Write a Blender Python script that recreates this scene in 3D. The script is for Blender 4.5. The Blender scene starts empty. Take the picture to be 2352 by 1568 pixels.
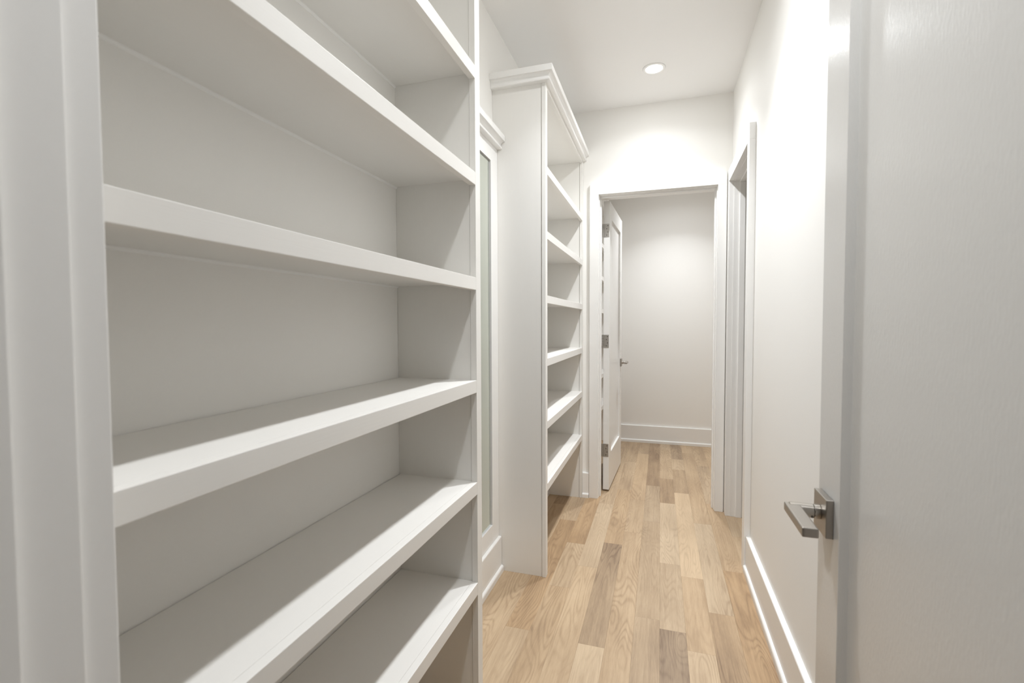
import bpy, bmesh, math, random
from mathutils import Vector, Matrix
R = math.radians
sc = bpy.context.scene
COL = sc.collection

# ------------------------------------------------------------------ camera
F_PX, YAW, PITCH, ROLL, CAM_H = 1087.7, R(17.38), R(-2.087), R(-0.191), 1.25
cam_data = bpy.data.cameras.new('camera')
cam = bpy.data.objects.new('camera', cam_data); COL.objects.link(cam)
fw = Vector((-math.sin(YAW)*math.cos(PITCH), math.cos(YAW)*math.cos(PITCH), math.sin(PITCH)))
rt = Vector((math.cos(YAW), math.sin(YAW), 0)); up = rt.cross(fw)
r2 = math.cos(ROLL)*rt + math.sin(ROLL)*up; u2 = -math.sin(ROLL)*rt + math.cos(ROLL)*up
m = Matrix((r2, u2, -fw)).transposed().to_4x4(); m.translation = Vector((0, 0, CAM_H))
cam.matrix_world = m
cam_data.sensor_width = 36.0; cam_data.sensor_fit = 'HORIZONTAL'
cam_data.lens = F_PX/2352*36.0
cam_data.clip_start = 0.02
cam_data.dof.use_dof = True; cam_data.dof.focus_distance = 2.3; cam_data.dof.aperture_fstop = 5.6
sc.camera = cam

# ------------------------------------------------------------------ world, colour management
sc.view_settings.view_transform = 'Standard'; sc.view_settings.look = 'None'
sc.view_settings.gamma = 1.0; sc.view_settings.use_curve_mapping = False
sc.view_settings.exposure = 0.0
w = bpy.data.worlds.new('world'); sc.world = w; w.use_nodes = True
w.node_tree.nodes['Background'].inputs[0].default_value = (0.75, 0.85, 1.0, 1)
w.node_tree.nodes['Background'].inputs[1].default_value = 0.6
try:
    sc.cycles.max_bounces = 14; sc.cycles.diffuse_bounces = 10; sc.cycles.glossy_bounces = 5
    sc.cycles.caustics_reflective = False; sc.cycles.caustics_refractive = False
    sc.cycles.sample_clamp_indirect = 4.0
except Exception:
    pass

# lamp powers and places (ceiling downlights share x = -0.05)
CEIL = 2.743
LAMP_BEAMS = [('downlight_spill', 2.4, 180, 0.096), ('downlight_flood', 4.0, 142, 0.085), ('downlight_beam', 9.8, 108, 0.085)]; LAMP_COL = (0.948, 0.974, 1.0)
LAMPS = [(-0.046, 2.951), (-0.05, 1.80), (-0.05, 0.50), (0.15, 4.40)]
LAMP_SCALE = [0.80, 1.02, 0.50, 1.06]
# daylight in the room behind the camera (its window)
wl = bpy.data.lights.new('rear_room_window_light', 'AREA'); wl.shape = 'RECTANGLE'; wl.size = 2.4; wl.size_y = 1.6
wl.energy = 1.2; wl.color = (0.93, 0.96, 1.0)
wo = bpy.data.objects.new('rear_room_window_light', wl); COL.objects.link(wo)
wo.location = (0.0, -2.85, 1.5); wo.rotation_euler = (R(90), 0, 0)

# ------------------------------------------------------------------ materials
def mat(name, col, rough=0.5, metal=0.0, spec=0.5, bump=0.0, bscale=200.0, stretch=None, var=0.0):
    mt = bpy.data.materials.new(name); mt.use_nodes = True
    nt = mt.node_tree; b = nt.nodes['Principled BSDF']
    b.inputs['Base Color'].default_value = (*col, 1); b.inputs['Roughness'].default_value = rough
    b.inputs['Metallic'].default_value = metal; b.inputs['Specular IOR Level'].default_value = spec
    tc = nt.nodes.new('ShaderNodeTexCoord'); mp = nt.nodes.new('ShaderNodeMapping')
    nt.links.new(tc.outputs['Object'], mp.inputs['Vector'])
    if stretch: mp.inputs['Scale'].default_value = stretch
    n = nt.nodes.new('ShaderNodeTexNoise'); n.inputs['Scale'].default_value = bscale; n.inputs['Detail'].default_value = 3
    nt.links.new(mp.outputs['Vector'], n.inputs['Vector'])
    if bump:
        bp = nt.nodes.new('ShaderNodeBump'); bp.inputs['Strength'].default_value = bump; bp.inputs['Distance'].default_value = 0.001
        nt.links.new(n.outputs['Fac'], bp.inputs['Height']); nt.links.new(bp.outputs['Normal'], b.inputs['Normal'])
    if var:
        mx = nt.nodes.new('ShaderNodeMix'); mx.data_type = 'RGBA'
        mx.inputs['A'].default_value = (*[c*(1-var) for c in col], 1); mx.inputs['B'].default_value = (*[min(1, c*(1+var)) for c in col], 1)
        nt.links.new(n.outputs['Fac'], mx.inputs['Factor']); nt.links.new(mx.outputs['Result'], b.inputs['Base Color'])
    return mt

M_WALL = mat('wall_paint', (0.835, 0.825, 0.80), 0.75, spec=0.25, bump=0.12, bscale=260, var=0.01)
M_CEIL = mat('ceiling_paint', (0.84, 0.835, 0.825), 0.9, spec=0.1, bump=0.1, bscale=220, var=0.01)
M_TRIM = mat('trim_enamel', (0.82, 0.815, 0.80), 0.38, spec=0.45, bump=0.03, bscale=120, var=0.01)
M_DOOR = mat('door_enamel', (0.76, 0.755, 0.74), 0.27, spec=0.5, bump=0.30, bscale=260, stretch=(1, 1, 0.35), var=0.01)
M_SHELF = mat('shelf_enamel', (0.755, 0.742, 0.715), 0.42, spec=0.4, bump=0.12, bscale=260, stretch=(1, 0.05, 1), var=0.01)
M_CASE = mat('bookcase_enamel', (0.765, 0.753, 0.725), 0.45, spec=0.4, bump=0.05, bscale=200, stretch=(1, 1, 0.06), var=0.01)
M_NICKEL = mat('brushed_nickel', (0.42, 0.39, 0.355), 0.33, metal=1.0, bump=0.12, bscale=300, stretch=(1, 0.05, 1), var=0.05)
M_NICKEL_S = mat('turned_nickel', (0.50, 0.47, 0.43), 0.24, metal=1.0, bump=0.02, bscale=300, var=0.03)
M_STEEL = mat('satin_hinge_steel', (0.40, 0.38, 0.35), 0.42, metal=0.85, bump=0.05, var=0.04)
M_SCREW = mat('dark_recess', (0.05, 0.045, 0.04), 0.5, metal=0.6, var=0.05)
M_GAP = mat('gap_shade_black', (0.02, 0.018, 0.016), 0.7, var=0.1)  # near-black colour standing in for the shade in the gap round the mirror glass
M_GLASS = mat('mirror_silver', (0.80, 0.85, 0.78), 0.03, metal=1.0, var=0.005)
M_SUB = mat('subfloor_board', (0.25, 0.17, 0.10), 0.8, var=0.15, bscale=20)

def lens_mat():
    mt = bpy.data.materials.new('lamp_lens'); mt.use_nodes = True
    nt = mt.node_tree; b = nt.nodes['Principled BSDF']
    b.inputs['Base Color'].default_value = (0.9, 0.9, 0.88, 1)
    b.inputs['Emission Color'].default_value = (1, 0.98, 0.94, 1); b.inputs['Emission Strength'].default_value = 6.0
    return mt
M_LENS = lens_mat()

def wood_mat():
    mt = bpy.data.materials.new('white_oak'); mt.use_nodes = True
    nt = mt.node_tree; N = nt.nodes; L = nt.links; b = N['Principled BSDF']
    tc = N.new('ShaderNodeTexCoord')
    at_ = N.new('ShaderNodeAttribute'); at_.attribute_type = 'OBJECT'; at_.attribute_name = 'tone'
    as_ = N.new('ShaderNodeAttribute'); as_.attribute_type = 'OBJECT'; as_.attribute_name = 'seed'
    ah = N.new('ShaderNodeAttribute'); ah.attribute_type = 'OBJECT'; ah.attribute_name = 'warm'
    def noise(scale, stretch, detail=2.0, rough=0.5, dist=0.0):
        mp = N.new('ShaderNodeMapping'); mp.inputs['Scale'].default_value = stretch
        L.new(tc.outputs['Object'], mp.inputs['Vector'])
        n = N.new('ShaderNodeTexNoise'); n.noise_dimensions = '4D'
        n.inputs['Scale'].default_value = scale; n.inputs['Detail'].default_value = detail
        n.inputs['Roughness'].default_value = rough; n.inputs['Distortion'].default_value = dist
        L.new(mp.outputs['Vector'], n.inputs['Vector']); L.new(as_.outputs['Fac'], n.inputs['W'])
        return n.outputs['Fac']
    def math_(op, a, b_=None, c=None):
        k = N.new('ShaderNodeMath'); k.operation = op
        for i, v in enumerate((a, b_, c)):
            if v is None: continue
            if isinstance(v, (int, float)): k.inputs[i].default_value = v
            else: L.new(v, k.inputs[i])
        return k.outputs[0]
    fig = noise(1.0, (9.0, 1.3, 1), 1.5, 0.45, 0.3)                 # contours of this field are the growth rings
    ring = math_('SINE', math_('MULTIPLY', fig, 170.0))
    ring = math_('POWER', math_('MULTIPLY_ADD', ring, 0.5, 0.5), 2.6)
    region = noise(1.0, (6.0, 1.6, 1), 1.0)
    rmask = N.new('ShaderNodeMapRange'); rmask.inputs['From Min'].default_value = 0.40; rmask.inputs['From Max'].default_value = 0.62
    L.new(region, rmask.inputs['Value'])
    ring = math_('MULTIPLY', ring, math_('MULTIPLY_ADD', rmask.outputs['Result'], 0.8, 0.2))
    streak = noise(1.0, (70.0, 2.2, 1), 3.0, 0.6)
    pore = noise(1.0, (520.0, 26.0, 1), 2.0, 0.6)
    blotch = noise(1.0, (7.0, 2.5, 1), 2.0)
    v = math_('MULTIPLY_ADD', math_('SUBTRACT', streak, 0.5), 0.55, 0.5)
    v = math_('ADD', v, math_('MULTIPLY', math_('SUBTRACT', blotch, 0.5), 0.75))
    v = math_('SUBTRACT', v, math_('MULTIPLY', ring, 0.21))
    v = math_('ADD', v, math_('MULTIPLY', math_('SUBTRACT', pore, 0.5), 0.42))
    v = math_('ADD', v, math_('SUBTRACT', at_.outputs['Fac'], 0.5))
    cr = N.new('ShaderNodeValToRGB'); e = cr.color_ramp.elements
    e[0].position = 0.0; e[0].color = (0.20, 0.137, 0.09, 1)
    e[1].position = 1.0; e[1].color = (0.58, 0.455, 0.315, 1)
    k = e.new(0.45); k.color = (0.385, 0.285, 0.187, 1)
    L.new(v, cr.inputs['Fac'])
    wm = N.new('ShaderNodeMix'); wm.data_type = 'RGBA'; wm.blend_type = 'MULTIPLY'
    wm.inputs['B'].default_value = (1.03, 0.93, 0.80, 1)
    L.new(ah.outputs['Fac'], wm.inputs['Factor']); L.new(cr.outputs['Color'], wm.inputs['A'])
    L.new(wm.outputs['Result'], b.inputs['Base Color'])
    b.inputs['Roughness'].default_value = 0.42; b.inputs['Specular IOR Level'].default_value = 0.35
    bp = N.new('ShaderNodeBump'); bp.inputs['Strength'].default_value = 0.12; bp.inputs['Distance'].default_value = 0.0008
    L.new(pore, bp.inputs['Height']); L.new(bp.outputs['Normal'], b.inputs['Normal'])
    return mt
M_OAK = wood_mat()

# ------------------------------------------------------------------ helpers
def tag(o, label=None, cat=None, kind=None, group=None):
    if label: o['label'] = label
    if cat: o['category'] = cat
    if kind: o['kind'] = kind
    if group: o['group'] = group
    return o

def empty(name, loc=(0, 0, 0), rz=0.0):
    o = bpy.data.objects.new(name, None); COL.objects.link(o)
    o.location = loc; o.rotation_euler = (0, 0, rz); o.empty_display_size = 0.05
    return o

def origin(o):
    p = Vector((0, 0, 0))
    while o is not None:
        p += o.location; o = o.parent
    return p

def finish(name, bm, material, parent=None, bev=0.0, seg=2, smooth=False, local=False):
    """bm is in world coordinates unless local=True; the object keeps its parent's origin."""
    if bev > 0:
        bmesh.ops.bevel(bm, geom=list(bm.edges), offset=bev, segments=seg, affect='EDGES', profile=0.6, clamp_overlap=True)
    if parent is not None and not local:
        bmesh.ops.translate(bm, verts=bm.verts, vec=-origin(parent))
    bmesh.ops.recalc_face_normals(bm, faces=bm.faces)
    me = bpy.data.meshes.new(name); bm.to_mesh(me); bm.free()
    if smooth:
        for p in me.polygons: p.use_smooth = True
    me.materials.append(material)
    o = bpy.data.objects.new(name, me); COL.objects.link(o)
    if parent is not None: o.parent = parent
    return o

def box_bm(x0, x1, y0, y1, z0, z1, bm=None):
    bm = bm or bmesh.new()
    vs = [bm.verts.new((x, y, z)) for z in (z0, z1) for y in (y0, y1) for x in (x0, x1)]
    for f in ((0, 2, 3, 1), (4, 5, 7, 6), (0, 1, 5, 4), (2, 6, 7, 3), (0, 4, 6, 2), (1, 3, 7, 5)):
        bm.faces.new([vs[i] for i in f])
    return bm

def box(name, x0, x1, y0, y1, z0, z1, material, parent=None, bev=0.0, seg=2, local=False):
    return finish(name, box_bm(x0, x1, y0, y1, z0, z1), material, parent, bev, seg, local=local)

def prism_bm(pts, axis, a, b):
    """extrude polygon pts (two free coordinates) along axis from a to b"""
    bm = bmesh.new()
    def P(u, v, t):
        return {'X': (t, u, v), 'Y': (u, t, v), 'Z': (u, v, t)}[axis]
    va = [bm.verts.new(P(u, v, a)) for u, v in pts]; vb = [bm.verts.new(P(u, v, b)) for u, v in pts]
    bm.faces.new(va); bm.faces.new(vb[::-1]); n = len(pts)
    for i in range(n):
        bm.faces.new((va[i], vb[i], vb[(i+1) % n], va[(i+1) % n]))
    return bm

def cyl_bm(profile, axis_o, axis_d, n=32):
    """lathe: profile list of (t along axis, radius)"""
    bm = bmesh.new(); d = Vector(axis_d).normalized(); o = Vector(axis_o)
    a = d.orthogonal().normalized(); b = d.cross(a)
    rings = []
    for t, r in profile:
        rings.append([bm.verts.new(o + d*t + (a*math.cos(2*math.pi*i/n) + b*math.sin(2*math.pi*i/n))*r) for i in range(n)])
    for q in range(len(rings)-1):
        for i in range(n):
            bm.faces.new((rings[q][i], rings[q][(i+1) % n], rings[q+1][(i+1) % n], rings[q+1][i]))
    bm.faces.new(rings[0][::-1]); bm.faces.new(rings[-1])
    return bm

# ------------------------------------------------------------------ the shell
XL, XR = -0.80, 0.44              # hall side walls
XF = -0.529                       # front plane of the built-ins
Y0, YE, YF = 0.25, 3.40, 5.16     # near wall (hall face), end wall, far wall
HEAD = 2.149                      # clear height of the doorways

def struct(o, label, cat): return tag(o, label, cat, 'structure')

def wall_open(name, axis, face0, face1, u0, u1, a, b, h, label):
    """wall slab with one doorway cut out: outline polygon extruded through the thickness"""
    pts = [(u0, 0), (a, 0), (a, h), (b, h), (b, 0), (u1, 0), (u1, CEIL), (u0, CEIL)]
    o = finish(name, prism_bm(pts, axis, face0, face1), M_WALL)
    return struct(o, label, 'wall')

struct(box('wall_left', XL-0.12, XL, Y0, YF, 0, CEIL, M_WALL), 'plain off-white wall behind the shelving on the left', 'wall')
wall_open('wall_right', 'X', XR, XR+0.12, Y0, YE, 2.645, 3.332, HEAD+0.02, 'off-white wall on the right with the side doorway cut in it')
wall_open('wall_end', 'Y', YE, YE+0.125, XL, 1.60, -0.433, 0.368, HEAD+0.02, 'off-white wall closing the hall around the far doorway')
wall_open('wall_near', 'Y', Y0-0.13, Y0, -2.0, 2.0, -0.455, 0.355, HEAD+0.02, 'off-white wall around the near doorway at the left edge')
struct(box('wall_far', XL-0.12, 1.72, YF, YF+0.12, 0, CEIL, M_WALL), 'blank off-white wall seen through the far doorway', 'wall')
struct(box('wall_side', 1.60, 1.72, 1.2, YF, 0, CEIL, M_WALL), 'outer wall of the side room', 'wall')
struct(box('wall_side_near', XR+0.12, 1.60, 1.2, 1.3, 0, CEIL, M_WALL), 'near wall of the side room', 'wall')
struct(box('wall_rear', -2.12, 2.12, -3.12, -3.0, 0, CEIL, M_WALL), 'wall behind the camera', 'wall')
struct(box('wall_rear_left', -2.12, -2.0, -3.0, Y0, 0, CEIL, M_WALL), 'left wall of the room behind the camera', 'wall')
struct(box('wall_rear_right', 2.0, 2.12, -3.0, Y0, 0, CEIL, M_WALL), 'right wall of the room behind the camera', 'wall')
struct(box('ceiling', -2.12, 2.12, -3.12, YF+0.12, CEIL, CEIL+0.1, M_CEIL), 'flat white ceiling with a recessed light', 'ceiling')
fl = struct(box('floor', -2.12, 2.12, -3.12, YF+0.12, -0.06, -0.018, M_SUB), 'pale oak strip floor running down the hall', 'floor')

hole = finish('nail_hole', cyl_bm([(0, 0.003), (0.0015, 0.0025)], (XR+0.0005, 3.179, 2.298), (-1, 0, 0), 10), M_SCREW, bpy.data.objects['wall_right'])
hole['label'] = 'tiny dark nail hole above the side door trim'

# --- oak boards, 4 inch rows running along the hall
random.seed(11)
ROW0, PW = 0.007, 0.1016
JOINTS = {-8: [1.863, 2.9, 3.9], -7: [1.35, 2.33, 3.2, 4.3], -6: [1.825, 2.95, 3.9, 4.75], -5: [1.2, 2.179, 2.646, 3.9, 4.9], -4: [1.5, 2.404, 3.30, 4.12, 4.9],
          -3: [0.9, 1.807, 2.703, 3.62, 4.372], -2: [1.1, 2.885, 3.442, 4.683], -1: [0.75, 2.05, 3.08, 3.775], 0: [1.15, 1.993, 2.556, 3.429, 3.975, 4.9],
          1: [1.1, 1.888, 2.446, 3.666, 4.251, 4.58], 2: [1.3, 2.17, 3.135, 4.0, 4.826], 3: [1.6, 2.566, 3.5, 4.42], 4: [1.0, 2.3, 3.0, 4.12, 4.7]}
TONE = {(0, 1.15): .22, (0, 1.993): .60, (0, 2.556): .78, (0, 3.429): .40, (0, 3.975): .60, (0, 4.9): .5,
        (1, 1.1): .74, (1, 1.888): .58, (1, 2.446): .84, (1, 3.666): .42, (1, 4.251): .68, (1, 4.58): .34,
        (2, 1.3): .46, (2, 2.17): .64, (2, 3.135): .50, (2, 4.0): .5, (2, 4.826): .56, (3, 1.6): .48, (3, 2.566): .55, (3, 3.5): .5, (3, 4.42): .55,
        (-1, .75): .48, (-1, 2.05): .52, (-1, 3.08): .52, (-1, 3.775): .30,
        (-2, 1.1): .60, (-2, 2.885): .60, (-2, 3.442): .62, (-2, 4.683): .40,
        (-3, .9): .72, (-3, 1.807): .34, (-3, 2.703): .55, (-3, 3.62): .58, (-3, 4.372): .45,
        (-4, 1.5): .66, (-4, 2.404): .70, (-4, 3.30): .64, (-4, 4.12): .52, (-5, 1.2): .54, (-5, 2.179): .66, (-5, 2.646): .42, (-5, 3.9): .5,
        (-6, 0): .78, (-6, 1.825): .48, (-6, 2.95): .55, (-7, 1.35): .62, (-7, 2.33): .6, (-8, 1.863): .55}
WARM = {(-5, 2.646): .9, (-6, 1.825): .8, (2, 1.3): .5, (3, 1.6): .9, (3, 2.566): .5, (-3, 2.703): .6, (1, 4.58): .1, (0, 1.15): 0}
def plank(k, y0, y1, x_lo, x_hi):
    xa, xb = max(ROW0+k*PW, x_lo)+0.0001, min(ROW0+(k+1)*PW, x_hi)-0.0001
    if xb-xa < 0.01: return
    o = box('plank', xa, xb, y0+0.0001, y1-0.0001, -0.018, 0.0, M_OAK, fl, 0.00025, 1)
    o['tone'] = float(TONE.get((k, y0), random.uniform(.40, .68))); o['warm'] = float(WARM.get((k, y0), random.uniform(0, .5)))
    o['seed'] = random.uniform(0, 60)
for k in range(-8, 5):
    js = [0.13] + [j for j in JOINTS[k]] + [YF]
    if js[1]-js[0] > 1.3: js.insert(1, 0.7)
    for a, b in zip(js, js[1:]):
        if k == 4 and b > YE: plank(k, a, b, XL, 1.6)
        elif k == 4: plank(k, a, b, XL, XR if b < 2.6 else 1.6)
        else: plank(k, a, b, XL, 1.6)
for k in range(5, 16):
    js = [1.3, 2.2+0.37*((k*5) % 3), 3.5, 4.2+0.2*((k*7) % 3), YF]
    for a, b in zip(js, js[1:]): plank(k, a, b, XR, 1.6)
rb = box('rear_floor', -2.0, 2.0, -3.0, 0.13, -0.018, 0.0, M_OAK, fl); rb['tone'] = 0.5; rb['seed'] = 3.3; rb['warm'] = 0.3

# ------------------------------------------------------------------ trim: doorways
def doorway(name, axis, face, s, a, b, cw_a, cw_b, reveal, depth, stop0, stop1, label, ct=0.027, far_casing=True):
    """axis 'Y': wall across Y, opening from x=a to x=b; axis 'X': wall across X, opening from y=a to y=b.
    face = hall face of the wall, s = +1/-1 direction from the hall into the wall."""
    root = struct(empty(name, (0, 0, 0)), label, 'door frame')
    def bx(nm, u0, u1, t0, t1, z0, z1, bev=0.0015):
        t0, t1 = sorted((face+s*t0, face+s*t1))
        return (box(nm, u0, u1, t0, t1, z0, z1, M_TRIM, root, bev) if axis == 'Y' else box(nm, t0, t1, u0, u1, z0, z1, M_TRIM, root, bev))
    jt = 0.018
    bx('jamb', a-jt, a, 0, depth, 0, HEAD+jt); bx('jamb', b, b+jt, 0, depth, 0, HEAD+jt); bx('head_jamb', a, b, 0, depth, HEAD, HEAD+jt)
    st = 0.0095
    bx('door_stop', a, a+st, stop0, stop1, 0, HEAD-st, 0.002); bx('door_stop', b-st, b, stop0, stop1, 0, HEAD-st, 0.002); bx('head_stop', a, b, stop0, stop1, HEAD-st, HEAD, 0.002)
    sides = [(-ct, -0.0002)] + ([(depth+0.0002, depth+0.02)] if far_casing else [])
    for t0, t1 in sides:
        bx('side_casing', a-reveal-cw_a, a-reveal, t0, t1, 0, HEAD+reveal); bx('side_casing', b+reveal, b+reveal+cw_b, t0, t1, 0, HEAD+reveal)
        bx('head_casing', a-reveal-cw_a, b+reveal+cw_b, t0, t1, HEAD+reveal, HEAD+reveal+0.08)
    return root
doorway('trim_1', 'Y', YE, 1, -0.413, 0.348, 0.062, 0.054, 0.005, 0.130, 0.030, 0.066, 'white flat casing around the far doorway at the end of the hall', ct=0.025)
doorway('trim_2', 'X', XR, 1, 2.664, 3.312, 0.062, 0.050, 0.005, 0.125, 0.033, 0.066, 'white flat casing around the side doorway in the right wall', ct=0.029)
doorway('trim_3', 'Y', Y0, -1, -0.435, 0.335, 0.064, 0.064, 0.006, 0.130, 0.043, 0.085, 'blurred white door frame at the left edge of the picture', ct=0.028)

# ------------------------------------------------------------------ trim: baseboards with shoe moulding
def baseboard(name, axis, face, s, u0, u1, label, th=0.020, h=0.178, su=None):
    o = tag(empty(name, (0, 0, 0)), label, 'baseboard', 'structure')
    def pr(nm, prof):
        pts = [(face+s*x, z) for x, z in prof]
        if axis == 'Y': bm = prism_bm(pts, 'Y', u0, u1)                     # runs along Y; pts are (x, z)
        else: bm = prism_bm(pts, 'X', u0, u1)                               # runs along X; pts are (y, z)
        return finish(nm, bm, M_TRIM, o)
    pr('board', [(0, 0.0), (th, 0.0), (th, h-0.004), (th-0.0015, h-0.001), (th-0.004, h), (0, h)])
    w_ = th
    pr('shoe_molding', [(w_, 0.0), (w_+0.012, 0.0), (w_+0.012, 0.022), (w_+0.010, 0.027), (w_+0.006, 0.030), (w_, 0.031)])
    return o
baseboard('baseboard_right', 'Y', XR, -1, Y0+0.028, 2.596, 'white baseboard with shoe moulding along the right wall')
baseboard('baseboard_far', 'X', YF, -1, XL, 1.60, 'white baseboard on the far wall beyond the doorway')
baseboard('baseboard_end', 'X', YE, -1, XF+0.001, -0.482, 'short piece of baseboard between the narrow bookcase and the far door frame')
baseboard('baseboard_left', 'Y', XL, 1, 1.371, 2.239, 'white baseboard under the framed mirror', th=0.040)
baseboard('baseboard_left_niche', 'Y', XL, 1, 2.273, 3.364, 'baseboard inside the open foot of the narrow bookcase')
baseboard('baseboard_left_near', 'Y', XL, 1, 0.316, 1.333, 'baseboard inside the open foot of the near bookcase')
baseboard('baseboard_side', 'Y', 1.60, -1, 1.3, YE, 'baseboard of the side room')

# ------------------------------------------------------------------ built-ins
CROWN = [(0.0, -0.065), (0.019, -0.065), (0.0235, -0.062), (0.025, -0.057), (0.0235, -0.053), (0.019, -0.051), (0.019, -0.046),
         (0.021, -0.038), (0.026, -0.0325), (0.030, -0.030), (0.0385, -0.030), (0.040, -0.0285), (0.040, -0.0015), (0.0385, 0.0)]
def crown(parent, xw, xf, y0, y1, ztop, side0=True, side1=True):
    bm = bmesh.new(); rows = []
    for o, z in CROWN:
        a = y0-(o if side0 else 0); b = y1+(o if side1 else 0)
        rows.append([bm.verts.new((x, y, ztop+z)) for x, y in ((xw, a), (xf+o, a), (xf+o, b), (xw, b))])
    for p, q in zip(rows, rows[1:]):
        for i in range(4):
            j = (i+1) % 4; bm.faces.new((p[i], p[j], q[j], q[i]))
    bm.faces.new(rows[0][::-1]); bm.faces.new(rows[-1])
    return finish('crown_molding', bm, M_TRIM, parent)

SHELF_Z = [0.457, 0.769, 1.081, 1.391, 1.703, 2.015]
def bookcase(y0, y1, label, end0=True, end1=True):
    root = tag(empty('bookcase', (XF, (y0+y1)/2, 0)), label, 'bookcase', group='white built-in bookcases')
    B = lambda nm, *a, bev=0.0012, m=M_CASE, p=None: box(nm, *a, m, p or root, bev)
    B('stile', XF-0.019, XF, y0, y0+0.038, 0, 2.40); B('stile', XF-0.019, XF, y1-0.038, y1, 0, 2.40)
    B('side_panel', XL+0.0005, XF-0.0206, y0+0.005, y0+0.034, 0, 2.40, bev=0.0005)
    B('side_panel', XL+0.0005, XF-0.0206, y1-0.034, y1-0.005, 0, 2.40, bev=0.0005)
    B('top_rail', XF-0.019, XF, y0+0.0382, y1-0.0382, 2.380, 2.40)
    B('top_panel', XL+0.0005, XF-0.0192, y0+0.0342, y1-0.0342, 2.386, 2.40, bev=0.0005)
    for z in SHELF_Z:
        s = B('shelf', XL+0.0035, XF-0.0192, y0+0.0342, y1-0.0342, z-0.020, z, bev=0.0006, m=M_SHELF)
        e = finish('shelf_edge', box_bm(XF-0.019, XF, y0+0.0382, y1-0.0382, z-0.038, z), M_SHELF, None, 0.0012)
        e.data.transform(Matrix.Translation(-origin(root))); e.parent = s
    for z in [zz-0.020 for zz in SHELF_Z] + [2.386]:
        finish('caulk_bead', prism_bm([(XL, z), (XL+0.0055, z), (XL+0.0052, z-0.0018), (XL+0.0038, z-0.0038), (XL+0.0018, z-0.0052), (XL, z-0.0055)], 'Y', y0+0.034, y1-0.034), M_TRIM, root)
    crown(root, XL+0.0005, XF, y0, y1, 2.463, end0, end1)
    return root
bookcase(0.290, 1.369, 'wide white bookcase with empty shelves filling the left foreground', end0=False)
bookcase(2.237, 3.400, 'white bookcase standing beyond the framed mirror, its crown moulding in view', end1=False)
bookcase(3.575, 5.150, 'white bookcase in the far room glimpsed through the hinge gap of the open door', end1=False)

# framed mirror in the recess between the two bookcases
mr = tag(empty('framed_mirror', (XL, 1.80, 0.18)), 'tall white framed mirror with a small crown on the left wall between the two bookcases', 'mirror')
MX = -0.774; MY0, MY1 = 1.372, 2.2405
box('frame_stile', XL+0.0005, MX, MY0, MY0+0.095, 0.1785, 2.108, M_TRIM, mr, 0.001)
box('frame_stile', XL+0.0005, MX, MY1-0.095, MY1, 0.1785, 2.108, M_TRIM, mr, 0.001)
box('frame_rail', XL+0.0005, MX, MY0+0.0951, MY1-0.0951, 0.1785, 0.270, M_TRIM, mr, 0.001)
box('frame_rail', XL+0.0005, MX, MY0+0.0951, MY1-0.0951, 2.028, 2.108, M_TRIM, mr, 0.001)
box('mirror_glass', XL+0.011, XL+0.0175, MY0+0.0962, MY1-0.0970, 0.2718, 2.0262, M_GLASS, mr, 0.0005)
box('gap_shade_backing', XL+0.001, XL+0.0105, MY0+0.0952, MY1-0.0952, 0.2702, 2.0278, M_GAP, mr)  # added dark sheet behind the glass; its rim paints the shaded gap
crown(mr, XL+0.0005, MX, MY0, MY1, 2.173, False, False)

# ------------------------------------------------------------------ doors
def lever_handle(parent, y, z, x, s, label):
    """s=-1: on the face towards -x, s=+1 towards +x; the lever runs back towards the hinges (-y). Local coordinates."""
    h = box('door_handle', min(x, x+s*0.012), max(x, x+s*0.012), y-0.0335, y+0.0335, z-0.0335, z+0.0335, M_NICKEL, parent, 0.0016, 3, local=True)
    h['label'] = label
    for nm, a, b, r in (('neck_collar', 0.012, 0.022, 0.0127), ('neck', 0.0225, 0.060, 0.0124)):
        finish(nm, cyl_bm([(0, r-0.0008), (0.0008, r), (b-a-0.0008, r), (b-a, r-0.0008)], (x+s*a, y, z+0.0013), (s, 0, 0), 72), M_NICKEL_S, h, local=True)
    finish('neck_seam', cyl_bm([(0, 0.0119), (0.0007, 0.0119)], (x+s*0.0219, y, z+0.0013), (s, 0, 0), 36), M_SCREW, h, local=True)
    x0, x1 = sorted((x+s*0.043, x+s*0.067))
    bm = box_bm(x0, x1, y-0.110, y+0.008, z-0.0045, z+0.0115)
    finish('lever', bm, M_NICKEL, h, 0.0032, 4, local=True)
    finish('set_screw', cyl_bm([(0, 0.0022), (0.0015, 0.0018)], (x+s*0.026, y-0.0105, z-0.0055), (0, -0.83, -0.55), 12), M_SCREW, h, local=True)
    return h

def hinge(parent, zc, t):
    p = box('hinge', 0.0015, 0.0395, -0.0022, -0.0002, zc-0.048, zc+0.048, M_STEEL, parent, 0.0008, 2, local=True)
    p['label'] = 'satin steel butt hinge'
    for i in range(5):
        z0 = zc-0.048+0.0192*i
        finish('knuckle', cyl_bm([(0, 0.006), (0.0182, 0.006)], (-0.0045, -0.0045, z0+0.0005), (0, 0, 1), 14), M_STEEL, p, local=True)
    for dx, dz in ((0.030, 0.034), (0.022, 0.012), (0.030, -0.012), (0.022, -0.034)):
        finish('screw', cyl_bm([(0, 0.0034), (0.0008, 0.0030)], (dx, -0.0021, zc+dz), (0, -1, 0), 12), M_SCREW, p, local=True)

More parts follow.
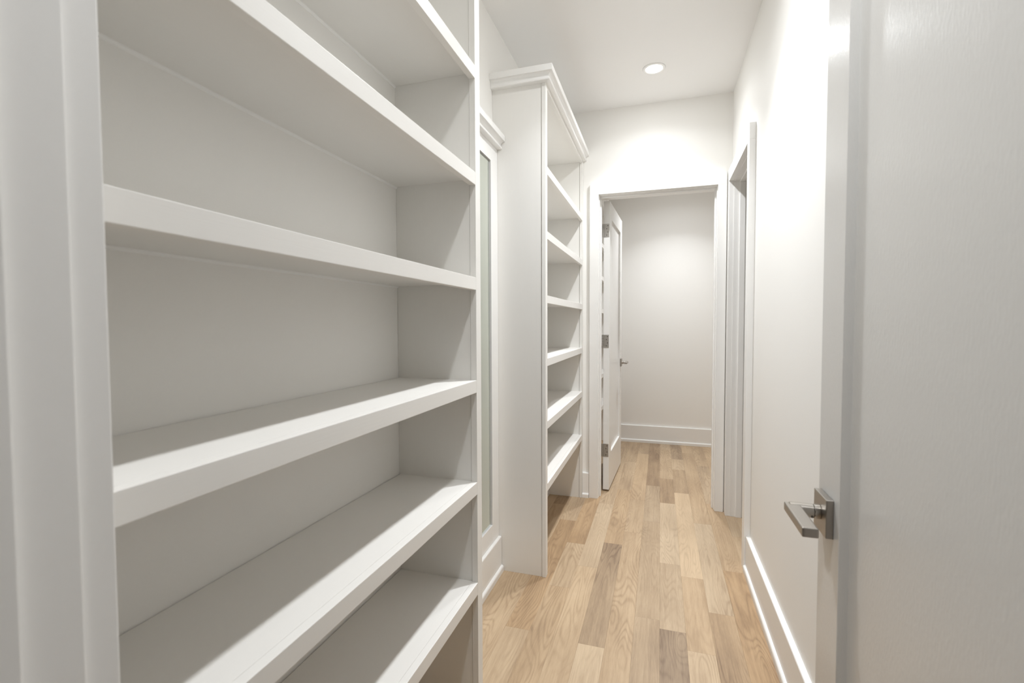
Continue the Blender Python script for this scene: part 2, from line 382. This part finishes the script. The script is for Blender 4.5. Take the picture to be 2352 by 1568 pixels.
def door(name, loc, rz, width, label, t=0.044, h=2.134, y_handle=0.048, handles=(-1, 1), stile=0.106, hz=(0.296, 1.108, 1.920)):
    root = tag(empty(name, loc, rz), label, 'door', 'structure')
    L = dict(local=True)
    box('stile', 0, t, 0, stile, 0, h, M_DOOR, root, 0.0015, **L); box('stile', 0, t, width-stile, width, 0, h, M_DOOR, root, 0.0015, **L)
    box('top_rail', 0, t, stile, width-stile, h-0.118, h, M_DOOR, root, 0.0012, **L); box('bottom_rail', 0, t, stile, width-stile, 0, 0.262, M_DOOR, root, 0.0012, **L)
    r = 0.0145
    box('panel', r, t-r, stile-0.004, width-stile+0.004, 0.258, h-0.114, M_DOOR, root, 0.0, **L)
    for z in hz: hinge(root, z, t)
    for s in handles: lever_handle(root, width-y_handle, 0.914-loc[2], 0.0 if s < 0 else t, s, 'brushed nickel lever on a square rose')
    return root
door('door_1', (0.285, 0.252, 0.012), 0.0, 0.752, 'white shaker door standing open at the right edge, nickel lever towards the hall', handles=(-1,))
door('door_2', (-0.401, 3.546, 0.014), R(-2.4), 0.735, 'white one-panel door swung open into the far room, three hinges showing', y_handle=0.060, handles=(1,))
door('door_3', (XR+0.127, 3.318, 0.014), R(-90), 0.640, 'white door opened back into the side room, only its edge showing', y_handle=0.060, handles=(-1,))

# ------------------------------------------------------------------ recessed ceiling lights
def downlight(i, x, y, label):
    root = tag(empty('recessed_light', (x, y, CEIL)), label, 'ceiling light', group='recessed ceiling lights')
    n = 48; prof = [(0.048, -0.0015), (0.050, -0.004), (0.058, -0.005), (0.064, -0.003), (0.066, -0.0003), (0.048, -0.0003)]
    bm = bmesh.new(); rings = [[bm.verts.new((r*math.cos(2*math.pi*k/n), r*math.sin(2*math.pi*k/n), z)) for k in range(n)] for r, z in prof]
    for q in range(len(rings)):
        for k in range(n):
            a, b = rings[q], rings[(q+1) % len(rings)]
            bm.faces.new((a[k], a[(k+1) % n], b[(k+1) % n], b[k]))
    finish('trim_ring', bm, M_TRIM, root, local=True, smooth=True)
    finish('lens', cyl_bm([(0, 0.0479), (-0.0012, 0.0479)], (0, 0, -0.0004), (0, 0, 1), 48), M_LENS, root, local=True)
    for q, (nm, power, spread, size) in enumerate(LAMP_BEAMS):
        ld = bpy.data.lights.new(nm, 'AREA'); ld.shape = 'DISK'; ld.size = size; ld.energy = power*LAMP_SCALE[i]
        ld.color = LAMP_COL; ld.spread = R(spread)
        lo = bpy.data.objects.new(nm, ld); COL.objects.link(lo); lo.parent = root; lo.location = (0, 0, -0.0064+0.0003*q)
LBL = ['round recessed ceiling light glowing above the far end of the hall', 'recessed ceiling light over the middle of the hall, above the frame',
       'recessed ceiling light over the near bookcase, above the frame', 'recessed ceiling light in the far room, hidden by the door head']
for i, (x, y) in enumerate(LAMPS): downlight(i, x, y, LBL[i])
